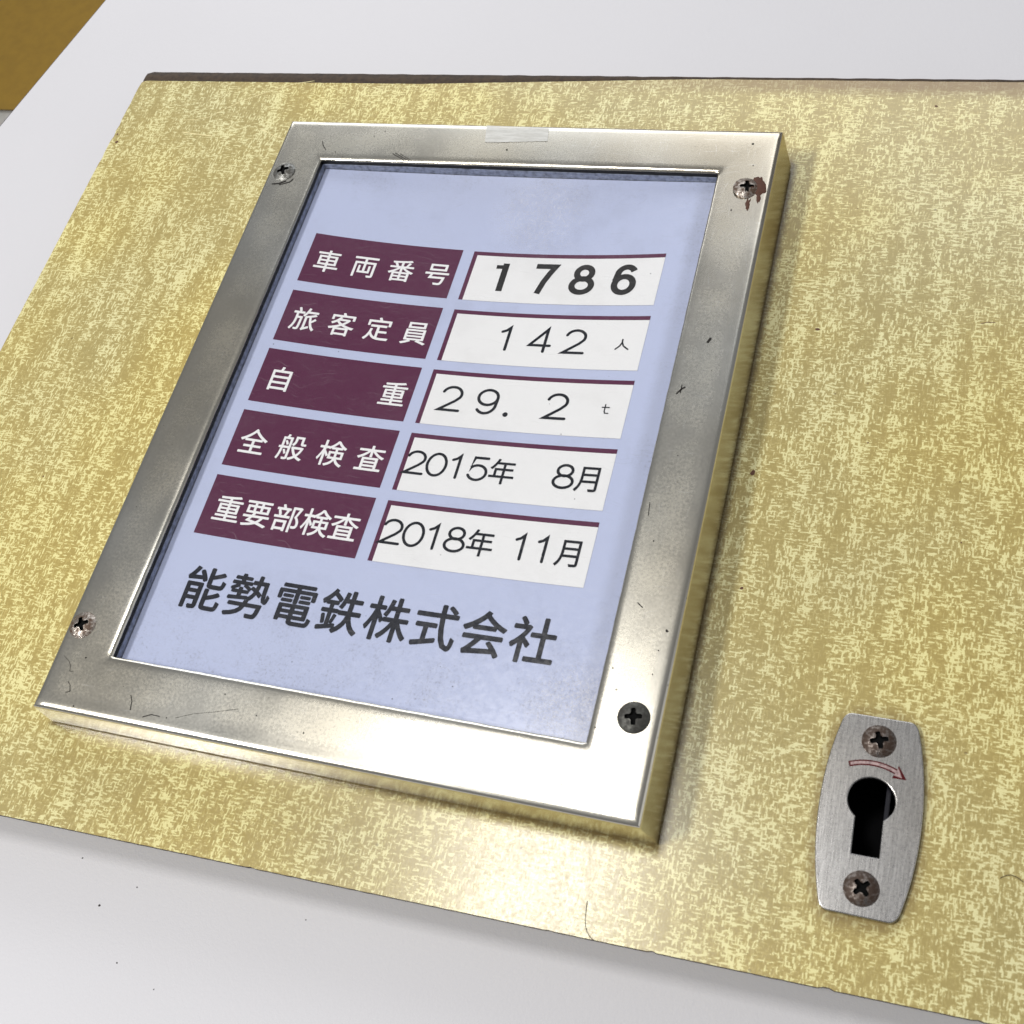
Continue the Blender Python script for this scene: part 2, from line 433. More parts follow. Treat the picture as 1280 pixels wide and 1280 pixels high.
for i in range(4):
    j = (i + 1) % 4
    f += [(i, j, 4 + j, 4 + i), (4 + i, 4 + j, 8 + j, 8 + i), (12 + i, 12 + j, j, i)]
tchild('edge_band', weld(mesh(v, f)), [M_BAND])
leg_me = None
for c in inset(70):
    if leg_me is None:
        leg_me = bevelled(box(-22, 22, -22, 22, -787, -63.2), 3, 2); leg_me.materials.append(M_BAND)
    o = bpy.data.objects.new('leg', leg_me); COL.objects.link(o); o.parent = table
    o.location = Vector((c.x * MM - .2, c.y * MM + .1, FACE_Z))
# specks of dirt lying on the table
v = []; f = []
for (x, y, r) in [(27.3, -307.8, .55), (37.9, -299.7, .33), (40.8, -322.8, .32), (56.2, -327.3, .28), (14.7, -295.0, .35), (97.9, -297.1, .25)]:
    b = len(v); n = 7
    for k in range(n):
        a = k / n * 2 * math.pi; rr = r * random.uniform(.7, 1.25)
        v.append((x + rr * math.cos(a), y + rr * .8 * math.sin(a), -36.99))
    v.append((x, y, -36.99 + r * .5))
    f += [(b + k, b + (k + 1) % n, b + n) for k in range(n)]
o = link('dirt_specks', mesh(v, f, True), None, [M_DUST]); o.location.z = FACE_Z
tag(o, 'few tiny black specks of dirt scattered on the white table below the panel', 'dirt', kind='stuff')

# ================================================================== PANEL
panel = bpy.data.objects.new('equipment_panel', None); COL.objects.link(panel)
panel.location = (0.1, -0.12, FACE_Z - .037)
tag(panel, 'yellow flecked laminate railway panel with framed data plate and keyhole, lying on the white table', 'panel')
PO = Vector((-.1, .12, .037))
def part(name, me, mats, parent=None, label=None):
    o = link(name, me, parent or panel, mats)
    if parent is None: o.location = PO
    if label: o['label'] = label
    return o

def keyhole(cx=258.4, cy=-233.8, r=6.3, grow=0.0):
    r += grow
    w = 3.65 + grow; bot = -249.3 - grow
    a0 = math.asin(w / r)
    pts = []
    start = -math.pi / 2 + a0; end = -math.pi / 2 - a0 + 2 * math.pi
    for k in range(41):
        a = start + (end - start) * k / 40
        pts.append((cx + r * math.cos(a), cy + r * math.sin(a)))
    pts += [(cx - w + .1, bot), (cx + w + .1, bot)]
    return pts

# laminate board, its lower edge slightly chipped
out = []
n = 300
for k in range(n + 1):
    t = k / n; x = -98.9 + t * (340 + 98.9)
    y = -292.0 + (x + 98.9) / 438.9 * 8.6
    c = mnoise.noise(Vector((x * .35, 0, 0))); y += .10 * c
    for cx, dp, w in ((206.5, .6, 1.0), (253, .7, 1.6), (290, .3, 1.2), (178, .25, .8), (84, .2, .8)):
        y += dp * max(0, 1 - abs(x - cx) / w)
    out.append((x, y))
out += [(340, 43.6)]
m = 120
out += [(340 - (340 + 96.5) * k / m, 43.9 - (4.4 * min(1, max(0, (160 - (340 - 436.5 * k / m)) / 120)))
         + .15 * mnoise.noise(Vector((k * .7, 4, 0)))) for k in range(1, m + 1)]
out += [(-98.2, 38.9), (-98.7, 38)]
for k in range(1, 100):
    y = 38 - k * 3.3
    x = -98.9 + .12 * mnoise.noise(Vector((0, y * .4, 9)))
    for cy, dp, w in ((12, .5, 2.5), (4.0, 1.0, 2.2), (-8, .4, 1.5), (26, .5, 2)):
        x += dp * max(0, 1 - abs(y - cy) / w)
    out.append((x, y))
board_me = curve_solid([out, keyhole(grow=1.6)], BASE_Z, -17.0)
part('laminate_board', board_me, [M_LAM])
for p in board_me.polygons:
    p.material_index = 1 if abs(p.normal.z) < .5 else 0
board_me.materials.append(M_EDGE)

# worn brown top edge, sloping off behind the laminate
v = []; f = []; N = 140
for k in range(N + 1):
    x = -98.5 + k / N * 438.5
    w = min(1, max(0, (160 - x) / 120))
    yi = 44.2 - 4.6 * w
    yo = 46.0 + .35 * mnoise.noise(Vector((x * .15, 2, 0)))
    if k == 0: yo -= 1.2
    jit = .25 * mnoise.noise(Vector((x * .5, 7, 0)))
    v += [(x, yi - 1.0, -18.9), (x, yi + .1, -17.25 + jit * .3), (x, (yi + yo) / 2 + jit, -17.2 + .3 * jit), (x, yo - .3, -17.5), (x, yo, -18.1), (x, yo, -19.0)]
for k in range(N):
    for j in range(5):
        a = k * 6 + j; f.append((a, a + 6, a + 7, a + 1))
part('top_edge_strip', mesh(v, f, True), [M_EDGE])
# battens behind the board lift it off the table
for (x0, x1, y0, y1) in ((-80, -60, -250, 30), (-60, 320, 5, 30), (-60, 320, -262, -240), (320, 335, -262, 30)):
    if y0 == -262 and x0 == -60:
        part('batten', box(-60, 235, -262, -242, -36.9, BASE_Z - .02), [M_WOOD])
        part('batten', box(285, 319, -262, -242, -36.9, BASE_Z - .02), [M_WOOD])
    else:
        part('batten', box(x0 + .1, x1 - .1, y0, y1, -36.9, BASE_Z - .02), [M_WOOD])
# lock case added behind the keyhole, coloured black to give the dark inside
lc = part('lock_case', box(240, 278, -262, -215, -36.8, BASE_Z - .01), [M_BLACK])
bm = bmesh.new(); bm.from_mesh(lc.data)
bm.faces.ensure_lookup_table()
bmesh.ops.delete(bm, geom=[fc for fc in bm.faces if fc.calc_center_median().z > -.0191], context='FACES_ONLY')
bm.to_mesh(lc.data); bm.free()
# steel lever seen as a faint glint at the right inside the hole
part('lock_lever', bevelled(box(262.2, 263.4, -246, -226, -34, -20.5), .2), [simple('dark_blued_steel', (.008, .008, .014), .5, metal=.3)])

# ------------------------------------------------------------------ metal frame around the data plate
IN = (20.8, 179.8, -21.0, -236.5)   # opening x0, x1, y top, y bottom
OUT = (0.0, 200.0, 0.0, -257.5)
prof = [  # (position 0=opening 1=outer edge, extra mm outwards from the opening / from the outer edge, z, material)
    ('i', -.0, -2.6), ('i', 0.0, -1.0), ('i', .12, -.70), ('i', .45, -.36), ('i', 1.1, -.13), ('i', 2.2, -.03), ('i', 3.6, 0.0),
    ('o', -3.2, 0.0), ('o', -2.2, -.02), ('o', -1.5, -.08), ('o', -.9, -.24), ('o', -.4, -.55), ('o', -.1, -1.0), ('o', .0, -1.7),
    ('f', .5, -9.0), ('f', 1.0, -15.5), ('f', 1.03, -15.75), ('g', -1.0, -15.85), ('g', -1.0, -16.96)]
FL = (2.4, 2.7, -2.0, 0.0)  # flare left, right, top, bottom
def ring(kind, off):
    if kind == 'i':
        x0, x1, yt, yb = IN[0] - off, IN[1] + off, IN[2] + off, IN[3] - off
    elif kind == 'o':
        x0, x1, yt, yb = OUT[0] - off, OUT[1] + off, OUT[2] + off, OUT[3] - off
    elif kind == 'f':
        x0, x1, yt, yb = OUT[0] - FL[0] * off, OUT[1] + FL[1] * off, OUT[2] + FL[2] * off, OUT[3] - FL[3] * off
    else:
        x0, x1, yt, yb = OUT[0] - FL[0] - off, OUT[1] + FL[1] + off, OUT[2] + FL[2] + off, OUT[3] - FL[3] - off
    c = [(x0, yt), (x1, yt), (x1, yb), (x0, yb)]
    return c
SEG = 90
verts = []; faces = []; mi = []
for pi, (kind, off, z) in enumerate(prof):
    c = ring(kind, off)
    for s in range(4):
        a = c[s]; b = c[(s + 1) % 4]
        for k in range(SEG):
            t = k / SEG
            x = a[0] + (b[0] - a[0]) * t; y = a[1] + (b[1] - a[1]) * t
            if kind == 'i' and off < .5 and 0 < k:
                j = .09 * mnoise.noise(Vector((x * 1.1, y * 1.1, 3))) + .12 * mnoise.noise(Vector((x * .2, y * .2, 8)))
                if s in (0, 2): y += j
                else: x += j
            zz = z
            if z > -1.2: zz += .10 * mnoise.noise(Vector((x * .03, y * .03, 1)))
            verts.append((x, y, zz))
R = 4 * SEG
for pi in range(len(prof) - 1):
    for k in range(R):
        a = pi * R + k; b = pi * R + (k + 1) % R
        faces.append((a, b, b + R, a + R)); mi.append(1 if pi == 0 else 0)
fme = mesh(verts, faces, True, mi)
bm = bmesh.new(); bm.from_mesh(fme); bmesh.ops.recalc_face_normals(bm, faces=bm.faces)
up = [fc for fc in bm.faces if fc.calc_center_median().z > -.0002]
if up and sum(fc.normal.z for fc in up) < 0: bmesh.ops.reverse_faces(bm, faces=bm.faces)
bm.to_mesh(fme); bm.free()
fme.set_sharp_from_angle(angle=math.radians(38))
frame = part('label_frame', fme, [M_FRAME, M_BLACKWALL], label='dull stainless steel picture frame around the data label')

# grey spacer strips under the rim
v = []; f = []
rings = [(-.25, -2.75), (-.25, -12.5), (1.2, -12.5), (1.2, -2.75)]
for off, z in rings:
    c = ring('i', off); v += [(x, y, z) for x, y in c]
for r in range(4):
    for k in range(4):
        a = r * 4 + k; b = r * 4 + (k + 1) % 4; a2 = ((r + 1) % 4) * 4 + k; b2 = ((r + 1) % 4) * 4 + (k + 1) % 4
        f.append((a, b, b2, a2))
part('spacer', weld(mesh(v, f)), [M_GREYWALL], frame)
part('cover_pane', box(20.0, 180.6, -237.3, -20.2, -2.74, -2.62) if False else box(20.6, 180.0, -236.7, -20.8, -2.70, -2.62), [M_PANE], frame)

# ------------------------------------------------------------------ data label, sagging away from the pane in the middle
def lz(x, y):
    k = (y + 55.0) / (-135.0)
    A = 6.0 - 3.0 * k
    if y > -55: A = 6.0 * max(0.0, 1 - ((y + 55) / 36.0) ** 2)
    u = (x - 100.0) / 75.0
    return -5.0 - (A * (1 - u * u) ** 1.0 if abs(u) < 1 else 0.0)
def LX(x): return x * 1.003 - .77
def LY(y): return y * 1.003 + 1.0
def sheet(x0, x1, y0, y1, lift, step=2.2):
    if lift > 0: x0, x1, y0, y1 = LX(x0), LX(x1), LY(y0), LY(y1)
    nx = max(1, int((x1 - x0) / step)); ny = max(1, int(abs(y1 - y0) / step))
    v = [(x0 + (x1 - x0) * i / nx, y0 + (y1 - y0) * j / ny) for j in range(ny + 1) for i in range(nx + 1)]
    v = [(x, y, lz(x, y) + lift) for x, y in v]
    f = [(j * (nx + 1) + i, (j + 1) * (nx + 1) + i, (j + 1) * (nx + 1) + i + 1, j * (nx + 1) + i + 1) for j in range(ny) for i in range(nx)]
    return mesh(v, f, True)
label = part('data_label', sheet(21.3, 179.3, -21.5, -236.0, 0.0), [M_BLUE], label='lavender blue railway car data label with maroon headings')
def lpart(name, me, mats, lab=None): return part(name, me, mats, label, lab)

# text engine: glyph outlines of the built-in font for kanji
_cache = {}
fc = bpy.data.curves.new('glyph', 'FONT'); fo = bpy.data.objects.new('glyph', fc); COL.objects.link(fo)
fc.resolution_u = 4
def kanji(ch, weight):
    key = (ch, weight)
    if key not in _cache:
        fc.body = ch; fc.size = 1; fc.offset = weight
        bpy.context.view_layer.update()
        me = bpy.data.meshes.new_from_object(fo.evaluated_get(bpy.context.evaluated_depsgraph_get()))
        vs = [(v.co.x, v.co.y) for v in me.vertices]; fs = [tuple(p.vertices) for p in me.polygons]
        bpy.data.meshes.remove(me)
        _cache[key] = (vs, fs)
    return _cache[key]
def put_kanji(ch, cx, cy, w, h, weight, buf, lift, bold=0.0):
    """glyph of the built-in font, its em square w x h mm centred at cx, cy; bold thickens the strokes (mm)"""
    vs, fs = kanji(ch, weight)
    offs = [(0, 0)] if not bold else [(0, 0), (bold, bold * .4), (-bold, -bold * .4), (bold * .4, -bold), (-bold * .4, bold)]
    for q, (ox, oy) in enumerate(offs):
        b = len(buf[0])
        for x, y in vs:
            X = cx + (x - .5) * w + ox; Y = cy + (y - .38) * h + oy
            buf[0].append((X, Y, lz(X, Y) + lift + .012 * q))
        buf[1].extend(tuple(b + i for i in p) for p in fs)
# monoline strokes for the figures (unit box x 0..1, y 0..1)
def arc(cx, cy, rx, ry, a0, a1, n=20):
    return [(cx + rx * math.cos(math.radians(a0 + (a1 - a0) * k / n)), cy + ry * math.sin(math.radians(a0 + (a1 - a0) * k / n))) for k in range(n + 1)]
DIG = {
 '0': [arc(.5, .5, .5, .5, 90, 450, 40)],
 '1': [[(.22, .80), (.42, .87), (.58, 1.0), (.58, 0)]],
 '2': [arc(.49, .70, .46, .30, 165, -28, 22) + [(.70, .40), (.02, 0.0), (1.0, 0.0)]],
 '4': [[(.74, 0), (.74, 1.0), (.0, .27), (1.0, .27)]],
 '5': [[(.90, 1.0), (.20, 1.0), (.10, .50)] + arc(.48, .33, .48, .33, 140, -155, 26)],
 '6': [arc(.52, .62, .46, .38, 35, 150, 14) + [(.04, .45)] + [], arc(.5, .31, .46, .31, 90, 450, 36)],
 '1b': [[(.60, 1.0), (.60, 0)]],
 '1f': [[(.0, .5), (1.0, .62)]],
 '7b': [[(.0, 1.0), (1.0, 1.0), (.80, .74), (.58, .38), (.40, -.09)]],
 '7': [[(.0, 1.0), (1.0, 1.0), (.66, .62), (.44, .30), (.36, 0)]],
 '8': [arc(.5, .76, .38, .24, 90, 450, 36), arc(.5, .27, .49, .27, 90, 450, 36)],
 '9': [arc(.5, .68, .47, .32, 90, 450, 36), [(.97, .66), (.96, .50)] + arc(.48, .38, .47, .38, 0, -140, 20)],
 'person': [[(.42, 1.0), (.44, .72), (.30, .36), (.0, .02)], [(.44, .70), (.58, .36), (1.0, .02)]],
 't': [[(.38, 1.0), (.38, .25), (.50, .03), (.95, .03)], [(.0, .68), (.95, .68)]],
 '.': [arc(.5, .5, .05, .05, 0, 330, 10)],
}
def stroke(pts, w, closed=False, cap='round'):
    out = []
    P = [Vector(p) for p in pts]
    if closed: P = P[:-1] if (P[0] - P[-1]).length < 1e-6 else P
    n = len(P); L = []; Rr = []
    for i in range(n):
        a = P[i - 1] if (i > 0 or closed) else None
        c = P[(i + 1) % n] if (i < n - 1 or closed) else None
        d1 = (P[i] - a).normalized() if a is not None else None
        d2 = (c - P[i]).normalized() if c is not None else None
        if d1 is None: d1 = d2
        if d2 is None: d2 = d1
        t = d1 + d2
        if t.length < 1e-4: t = d1.copy()
        t.normalize(); nn = Vector((-t.y, t.x))
        k = max(.32, nn.dot(Vector((-d1.y, d1.x))))
        L.append(P[i] + nn * (w / 2 / k)); Rr.append(P[i] - nn * (w / 2 / k))
    v = []; f = []
    for a, b in zip(L, Rr): v += [a, b]
    for i in range(n - 1 + (1 if closed else 0)):
        j = (i + 1) % n
        f.append((2 * i, 2 * i + 1, 2 * j + 1, 2 * j))
    if not closed and cap == 'round':
        for (c, d_, i0, i1) in ((P[0], (P[0] - P[1]).normalized(), 0, 1), (P[-1], (P[-1] - P[-2]).normalized(), 2 * n - 1, 2 * n - 2)):
            b = len(v); a0 = math.atan2(d_.y, d_.x)
            for k in range(1, 6):
                an = a0 + math.radians(90 - 30 * k) * -1
                v.append(c + Vector((math.cos(an), math.sin(an))) * (w / 2))
            ids = list(range(b, b + 5))
            # order from one rim to the other
            q = v[i0] if (v[i0] - v[b]).length < (v[i1] - v[b]).length else v[i1]
            f.append(tuple(([i0] + ids + [i1]) if q is v[i0] else ([i1] + ids + [i0])))
    return v, f
def put_digit(ch, cx, cy, w, h, sw, buf, lift, cap='round'):
    iw, ih = w - sw, h - sw
    for si, pl in enumerate(DIG[ch]):
        pts = [(cx + (x - .5) * iw, cy + (y - .5) * ih) for x, y in pl]
        closed = len(pts) > 30 and (Vector(pts[0]) - Vector(pts[-1])).length < 1e-3
        # densify long straight runs so that the ribbon follows the sagging sheet
        v, f = stroke(pts, sw, closed, cap)
        b = len(buf[0])
        for p in v: buf[0].append((p.x, p.y, lz(p.x, p.y) + lift + .02 * si))
        buf[1].extend(tuple(b + i for i in q) for q in f)
def emit(name, buf, mat, lab=None):
    lf0 = [z - lz(x, y) for x, y, z in buf[0]]
    buf = ([(LX(x), LY(y), lz(LX(x), LY(y)) + l) for (x, y, z), l in zip(buf[0], lf0)], buf[1])
    me = mesh(buf[0], buf[1])
    bm = bmesh.new(); bm.from_mesh(me)
    for fcx in bm.faces:
        if fcx.normal.z < 0: fcx.normal_flip()
    bmesh.ops.triangulate(bm, faces=bm.faces[:])
    for _ in range(3):
        le = [e for e in bm.edges if e.calc_length() > 2.5 * MM]
        if le: bmesh.ops.subdivide_edges(bm, edges=le, cuts=1)
    bmesh.ops.triangulate(bm, faces=bm.faces[:])
    bm.to_mesh(me); bm.free()
    return lpart(name, me, [mat], lab)

XL, XR = 29.1, 88.9
TOPS = [-54.9, -82.7, -109.9, -137.1, -164.4]
heads = ['車両番号', '旅客定員', '自重', '全般検査', '重要部検査']
hx = [[37.8, 52.9, 67.5, 82.0], [37.9, 52.8, 67.2, 81.8], [37.9, 81.8], [37.4, 52.1, 67.2, 81.8], [38.1, 49.0, 60.1, 70.9, 81.5]]
for r in range(5):
    T = TOPS[r]; B = T - 23.3
    lpart('heading_box', sheet(XL, XR, T, B, .06), [M_MAROON], 'maroon heading box reading ' + heads[r])
    if r == 2:
        for ch, x in zip(heads[r], hx[r]):
            buf = ([], []); put_kanji(ch, x, T - 12.5, 10.6, 11.0, 0.0, buf, .14, .10)
            emit('heading_character', buf, M_WTXT)
    else:
        buf = ([], [])
        for ch, x in zip(heads[r], hx[r]):
            put_kanji(ch, x, T - 12.5, 10.6, 11.0, 0.0, buf, .14, .10)
        emit('heading_lettering', buf, M_WTXT)
    # value box with maroon rule at left and top
    lpart('value_box_rule', sheet(93.4, 167.2, T - .2, B, .06), [M_MAROON])
    lpart('value_box', sheet(95.1, 167.2, T - 2.0, B, .11), [M_WHITEP], 'white box giving the value for ' + heads[r])
LF = .18
buf = ([], [])
put_digit('1b', 107.2, -66.7, 7.6, 15.5, 2.4, buf, LF, 'butt')
put_digit('1f', 105.9, -62.0, 5.2, 2.6, 1.7, buf, LF + .04, 'butt')
for ch, x, sw in (('7b', 123.3, 2.25), ('8', 138.6, 2.3), ('6', 154.2, 2.35)):
    put_digit(ch, x, -66.7, 9.7, 13.9, sw, buf, LF, 'butt')
emit('value_lettering', buf, M_GREYTXT, 'bold number 1786')
buf = ([], [])
for ch, x in zip('142', (116.6, 129.6, 142.3)): put_digit(ch, x, -94.4, 8.6, 10.8, 1.08, buf, LF)
put_digit('person', 159.7, -95.2, 5.0, 4.8, .55, buf, LF)
emit('value_lettering', buf, M_NAVY, 'thin figures 142 with a small person character')
buf = ([], [])
for ch, x in zip('292', (103.6, 117.0, 142.3)): put_digit(ch, x, -121.8, 8.6, 10.8, 1.08, buf, LF)
v0 = len(buf[0])
pts = arc(124.8, -126.5, .95, .95, 0, 345, 16)
buf[0].extend((x, y, lz(x, y) + LF) for x, y in pts); buf[1].append(tuple(range(v0, v0 + len(pts))))
put_digit('t', 159.6, -121.9, 3.0, 4.0, .42, buf, LF)
emit('value_lettering', buf, M_NAVY, 'thin figures 29.2 t')
for y, s, nen in ((-148.9, [('2', 98.5), ('0', 106.2), ('1', 113.5), ('5', 121.3), ('8', 151.5)], 129.9),
                  (-176.1, [('2', 98.5), ('0', 106.2), ('1', 113.4), ('8', 121.0), ('1', 143.5), ('1', 151.1)], 129.8)):
    buf = ([], [])
    for ch, x in s: put_digit(ch, x, y, 7.7, 9.6, 1.0, buf, LF)
    put_kanji('年', nen, y - .2, 9.7, 10.4, 0.0, buf, LF, .08)
    put_kanji('月', 160.2, y - .2, 9.7, 10.6, 0.0, buf, LF, .08)
    emit('value_lettering', buf, M_NAVY, 'inspection date in thin figures')
buf = ([], [])
for ch, x in zip('能勢電鉄株式会社', (40.6, 57.0, 73.9, 90.4, 106.8, 123.2, 139.4, 155.8)):
    put_kanji(ch, x, -207.0, 15.5, 16.3, 0.0, buf, .08, .25)
emit('company_lettering', buf, M_CO, 'large slate grey railway company name')
bpy.data.objects.remove(fo)

# ------------------------------------------------------------------ screws
def screw_mesh(r=4.6, dome=1.25, depth=1.7, lift=0.0):
    nr, na = 30, 112
    def inside(x, y):
        # Phillips recess: four arms with rounded ends, wider near the middle
        ax, ay = abs(x), abs(y)
        def arm(l, s):
            if l > 2.45: return False
            w = .62 + max(0, 1.25 - l) * .35
            return s < (w if l < 2.0 else w * math.sqrt(max(0, 1 - ((l - 2.0) / .5) ** 2)))
        return arm(ax, ay) or arm(ay, ax)
    v = [(0, 0, dome - depth)]; f = []; mi = []
    for i in range(1, nr + 1):
        rr = r * (i / nr) ** .9
        for k in range(na):
            a = 2 * math.pi * k / na
            x, y = rr * math.cos(a), rr * math.sin(a)
            z = dome * (1 - (rr / r) ** 2.6)
            if inside(x, y): z -= depth * (1 - .25 * rr / 2.4)
            v.append((x, y, z + lift))
    for k in range(na):
        f.append((0, 1 + k, 1 + (k + 1) % na)); mi.append(1)
    for i in range(nr - 1):
        for k in range(na):
            a = 1 + i * na + k; b = 1 + i * na + (k + 1) % na
            q = (a, a + na, b + na, b)
            f.append(q)
            mi.append(1 if min(v[t][2] for t in q) < dome * (1 - (r * ((i + 1) / nr) ** .9 / r) ** 2.6) - .35 + lift else 0)
    b0 = len(v)
    for k in range(na):
        a = 2 * math.pi * k / na; v.append((r * 1.0 * math.cos(a), r * math.sin(a), -.6))
    for k in range(na):
        f.append((1 + (nr - 1) * na + k, b0 + k, b0 + (k + 1) % na, 1 + (nr - 1) * na + (k + 1) % na)); mi.append(0)
    me = mesh(v, f, True, mi); me.set_sharp_from_angle(angle=math.radians(40)); return me
sm = screw_mesh(4.75, 1.3, 1.08)
sme = screw_mesh(4.75, 1.5, 1.3)
def screw(name, x, y, z, rot, base, mat, parent, lab, tilt=(0, 0)):
    me = base.copy(); me.materials.append(mat); me.materials.append(M_SLOT)
    o = bpy.data.objects.new(name, me); COL.objects.link(o); o.parent = parent
    o.location = (x * MM, y * MM, z * MM); o.rotation_euler = (math.radians(tilt[0]), math.radians(tilt[1]), math.radians(rot))
    o['label'] = lab; return o
screw('frame_screw', 7.0, -28.3, .05, 24, sm, M_S_GREY, frame, 'grey tarnished screw at the frame top left corner', (0, -3))
screw('frame_screw', 191.4, -28.2, .15, 8, sm, M_S_STEEL, frame, 'bright screw with rust beside it', (0, 9))
screw('frame_screw', 191.9, -227.2, .10, 10, sm, M_S_DARK, frame, 'dark dull screw at the lower right corner', (0, 0))
screw('frame_screw', 5.8, -228.2, .05, 30, sm, M_S_STEEL, frame, 'worn screw with shiny rim at the lower left corner', (0, 0))

# rust and glue marks by the upper right screw
def ragged(cx, cy, rx, ry, seed, n=40, amp=.45, rot=0.0):
    P = []
    for k in range(n):
        a = 2 * math.pi * k / n
        q = 1 + amp * mnoise.noise(Vector((math.cos(a) * 1.6 + seed, math.sin(a) * 1.6, seed * .7))) + amp * .5 * mnoise.noise(Vector((math.cos(a) * 5, math.sin(a) * 5 + seed, 2)))
        x, y = rx * q * math.cos(a), ry * q * math.sin(a)
        P.append((cx + x * math.cos(rot) - y * math.sin(rot), cy + x * math.sin(rot) + y * math.cos(rot)))
    return P
part('rust_stain', disc_blob(ragged(195.3, -27.2, 2.9, 4.0, 1.3, amp=.3, rot=.25), .02, .22), [M_RUST], frame)
part('rust_stain', disc_blob(ragged(196.2, -32.4, .7, 2.4, 4.1, rot=.15), .03, .12), [M_RUST], frame)
part('rust_stain', disc_blob(ragged(192.9, -35.6, .8, 2.6, 7.7, amp=.7), .03, .10), [M_RUST], frame)
part('rust_stain', disc_blob(ragged(188.0, -30.2, .45, .5, 2.2), .03, .08), [M_RUST], frame)
# strip of old clear tape on the top rail
pts = []
for k in range(25): pts.append((86.0 + 25.6 * k / 24, -1.0 - .5 * k / 24))
bot = []
for k in range(25): bot.append((112.6 - 25.0 * k / 24, -8.3 - 1.7 * k / 24 + .45 * mnoise.noise(Vector((k * .9, 1, 1))) + (.6 if k == 24 else 0)))
o = part('tape_strip', curve_solid([pts + bot], .10, .16), [M_TAPE], frame)

# little scratches and nicks on the metal
v = []; f = []
def mark(pts, w):
    dv, df = stroke(pts, w); b = len(v)
    v.extend((p.x, p.y, .13) for p in dv); f.extend(tuple(b + i for i in q) for q in df)
for pl, w in (([(18.4, -11.6), (19.4, -13.8), (21.3, -15.9)], .28), ([(3.9, -239.5), (6.6, -241), (7.7, -242.3), (8.4, -244.2), (9.6, -244.0)], .10),
              ([(9.4, -247.6), (10.6, -248.6), (11.5, -250.6), (10.2, -251.2)], .18), ([(33.4, -248.2), (34.6, -250), (35.2, -252.7)], .22),
              ([(40.4, -254.2), (43.0, -252.9), (46, -253.0)], .26),
              ([(51.6, -252.5), (57, -250.2), (64, -248.3), (71.3, -246.0)], .09),
              ([(51, -17.0), (56.5, -20.0)], .2), ([(52, -16.6), (58.9, -20.6)], .2), ([(54, -16.8), (60, -20.4)], .15),
              ([(183.2, -116.9), (184.5, -114.9), (185.4, -114.2)], .45), ([(184.3, -113.4), (184.3, -116.5)], .3), ([(189.6, -95.6), (190.2, -94.2)], .8),
              ([(4.2, -35.0), (7, -34.6), (9.6, -33.2)], .45), ([(7.5, -35.2), (11.6, -33.6), (12.4, -32.0)], .4),
              ([(182.6, -158), (183.0, -162.5)], .22), ([(185.8, -192), (187.4, -193.2)], .3)):
    mark(pl, w)
def nick(x, y, r):
    n = 7; b = len(v)
    for k in range(n):
        a = 2 * math.pi * k / n; q = .75 * r * random.uniform(.6, 1.2); v.append((x + q * math.cos(a), y + q * math.sin(a), .13))
    f.append(tuple(range(b, b + n)))
for x, y, r in ((12, -238.8, .4), (65.1, -242.3, .35), (48.6, -253.0, .3), (190.2, -7, .6), (192, -25.4 + 8, .3), (196.0, -199.5, .75), (194.6, -213.5, .4),
                (194.8, -206, .3), (175.8, -250, .45), (186.3, -248.6, .4), (182.8, -213.5, .35), (185.2, -219.8, .4), (97.5, -13.2, .7), (40, -8, .4), (44, -5.2, .3),
                (26, -17, .35), (15, -255.0, .4), (78, -247, .3), (95, -249.5, .35), (188, -140, .3), (186.4, -171, .3), (190.2, -236.5, .35), (181.6, -232, .35), (187.6, -38.5, .4)):
    nick(x, y, r)
o = part('surface_nicks', mesh(v, f), [M_DUST], frame); o['kind'] = 'stuff'

# ------------------------------------------------------------------ keyhole plate
def barrel():
    hw, hh = 13.75, 28.0; cx, cy = 258.4, -237.6
    def side(t):  # half width at height t (-1..1)
        return 13.75 - 3.9 * abs(t) ** 2.1
    P = []
    rc = 2.4
    # right side going down, rounded corners made by arcs
    ts = [i / 20 for i in range(-18, 19)]
    rightp = [(cx + side(-t), cy - t * hh) for t in ts]
    leftp = [(cx - side(t), cy + t * hh) for t in ts]
    def corner(p, q, ctrl):
        return [((1 - s) ** 2 * p[0] + 2 * s * (1 - s) * ctrl[0] + s * s * q[0], (1 - s) ** 2 * p[1] + 2 * s * (1 - s) * ctrl[1] + s * s * q[1]) for s in [k / 8 for k in range(1, 8)]]
    w = side(1)
    P += [(cx - w + 2.2, cy + hh), (cx + w - 2.2, cy + hh)]
    P += corner((cx + w - 2.2, cy + hh), rightp[0], (cx + w, cy + hh))
    P += rightp
    P += corner(rightp[-1], (cx + w - 2.2, cy - hh), (cx + w, cy - hh))
    P += [(cx + w - 2.2, cy - hh), (cx - w + 2.2, cy - hh)]
    P += corner((cx - w + 2.2, cy - hh), leftp[0], (cx - w, cy - hh))
    P += leftp
    P += corner(leftp[-1], (cx - w + 2.2, cy + hh), (cx - w, cy + hh))
    return P
eme = curve_solid([barrel(), keyhole()], -16.98, -15.5, .35, 3)
eme.polygons.foreach_set('use_smooth', [True] * len(eme.polygons)); eme.set_sharp_from_angle(angle=math.radians(30))
esc = part('keyhole_plate', eme, [M_ESC], label='brushed steel keyhole plate with a red arrow')
screw('plate_screw', 258.5, -216.8, -15.45, 18, sme, M_S_RUST, esc, 'rusty brown screw above the arrow')
screw('plate_screw', 258.6, -258.2, -15.45, 44, sme, M_S_RUST, esc, 'rusty brown screw below the keyhole')
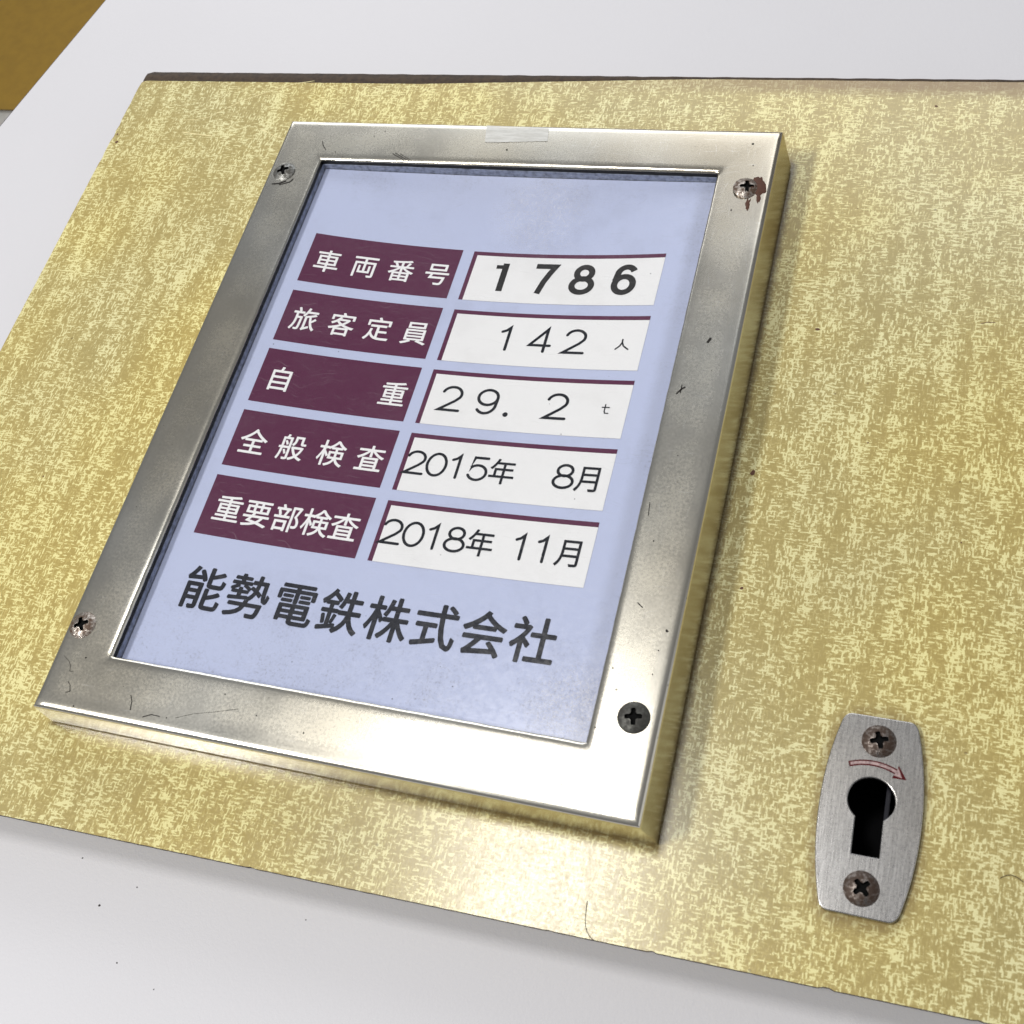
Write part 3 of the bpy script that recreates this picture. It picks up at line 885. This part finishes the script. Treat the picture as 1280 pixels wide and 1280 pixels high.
# arrow: curved shaft and head, red outline with worn inside
def arcpts(r, a0, a1, n=16, cx=257.6, cy=-239.0): return [(cx + r * math.cos(math.radians(a0 + (a1 - a0) * k / n)), cy + r * math.sin(math.radians(a0 + (a1 - a0) * k / n))) for k in range(n + 1)]
ro, ri = 16.4, 14.8
shaft = arcpts(ro, 114, 66) + arcpts(ri, 66, 114)
hx0, hy0 = arcpts(15.6, 66, 66, 1)[0]
head = [(hx0 + .55, hy0 + 1.9), (266.9, -226.6), (hx0 - .9, hy0 - 1.9)]
outline = arcpts(ro, 114, 66) + head + arcpts(ri, 66, 114)
part('arrow_mark', curve_solid([outline], -15.49, -15.45), [M_RED], esc)
inner = arcpts(ro - .4, 112.5, 66) + [(hx0 + .55, hy0 + 1.1), (265.7, -226.3), (hx0 - .5, hy0 - 1.1)] + arcpts(ri + .4, 66, 112.5)
part('arrow_wear', curve_solid([inner], -15.46, -15.43), [M_REDIN], esc)

# marks on the laminate: pale scratches, chips
v = []; f = []
def lmark(pts, w, z=-16.97):
    dv, df = stroke(pts, w); b = len(v)
    v.extend((p.x, p.y, z) for p in dv); f.extend(tuple(b + i for i in q) for q in df)
lmark([(-10.5, 40.6), (-19.1, 38.8), (-29.1, 34.5), (-42.5, 27.4), (-54.2, 17.8), (-60, 15.8), (-67.2, 15.5)], .30)
lmark([(-64.2, 8.3), (-56, 7.2), (-48.3, 6.4)], .45)
lmark([(-26, 11.2), (-18, 7.4), (-11, 5.2)], .3)
o = part('pale_scratches', mesh(v, f), [simple('exposed_pale_resin', (.80, .70, .36), .5)]); o['kind'] = 'stuff'
v = []; f = []
for x, y, r in ((222.3, -74.7, .75), (208.2 + 1.5, -133.5, .9), (212.9, -174.8, .6), (251.1, 31, .6), (210.2, -40.7, .25), (244, -118, .3), (229, -20, .25), (-51, -168, .35), (275, -150, .3), (-95.4, 1.2, .8), (-97, 6, .5)):
    b = len(v); n = 7
    for k in range(n):
        a = 2 * math.pi * k / n; q = r * random.uniform(.6, 1.25); v.append((x + q * math.cos(a), y + q * math.sin(a), -16.97))
    f.append(tuple(range(b, b + n)))
lm = [(274.5, -67.6), (276.2, -66.9), (278.6, -66.8)]
dv, df = stroke(lm, .3); b = len(v); v.extend((p.x, p.y, -16.97) for p in dv); f.extend(tuple(b + i for i in q) for q in df)
o = part('brown_chips', mesh(v, f), [simple('brown_chip', (.12, .05, .025), .7)]); o['kind'] = 'stuff'

# stray hairs lying on the laminate
def hair(pts, lab, z=-16.85):
    cd = bpy.data.curves.new('hair', 'CURVE'); cd.dimensions = '3D'; cd.bevel_depth = .09 * MM; cd.bevel_resolution = 1
    sp = cd.splines.new('NURBS'); sp.points.add(len(pts) - 1); sp.use_endpoint_u = True; sp.order_u = 3
    x0, y0 = pts[0]
    for p, (x, y) in zip(sp.points, pts): p.co = ((x - x0) * MM, (y - y0) * MM, 0, 1)
    t = bpy.data.objects.new('tmp', cd); COL.objects.link(t); bpy.context.view_layer.update()
    me = bpy.data.meshes.new_from_object(t.evaluated_get(bpy.context.evaluated_depsgraph_get()))
    bpy.data.objects.remove(t)
    o = link('stray_hair', me, None, [simple('brown_hair', (.06, .035, .02), .5)])
    o.location = (x0 * MM, y0 * MM, FACE_Z + z * MM)
    tag(o, lab, 'hair', 'stray hairs on the laminate')
hair([(186.6, -276.5), (186.9, -280), (187.6, -283.5), (189.3, -285.9), (190.8, -286.4)], 'short brown hair on the laminate near the panel lower edge, left of the keyhole plate')
hair([(292.8, -247.9), (294.3, -246.6), (296.6, -246.5), (298.6, -247.8)], 'tiny curled hair on the laminate at the right of the keyhole plate')
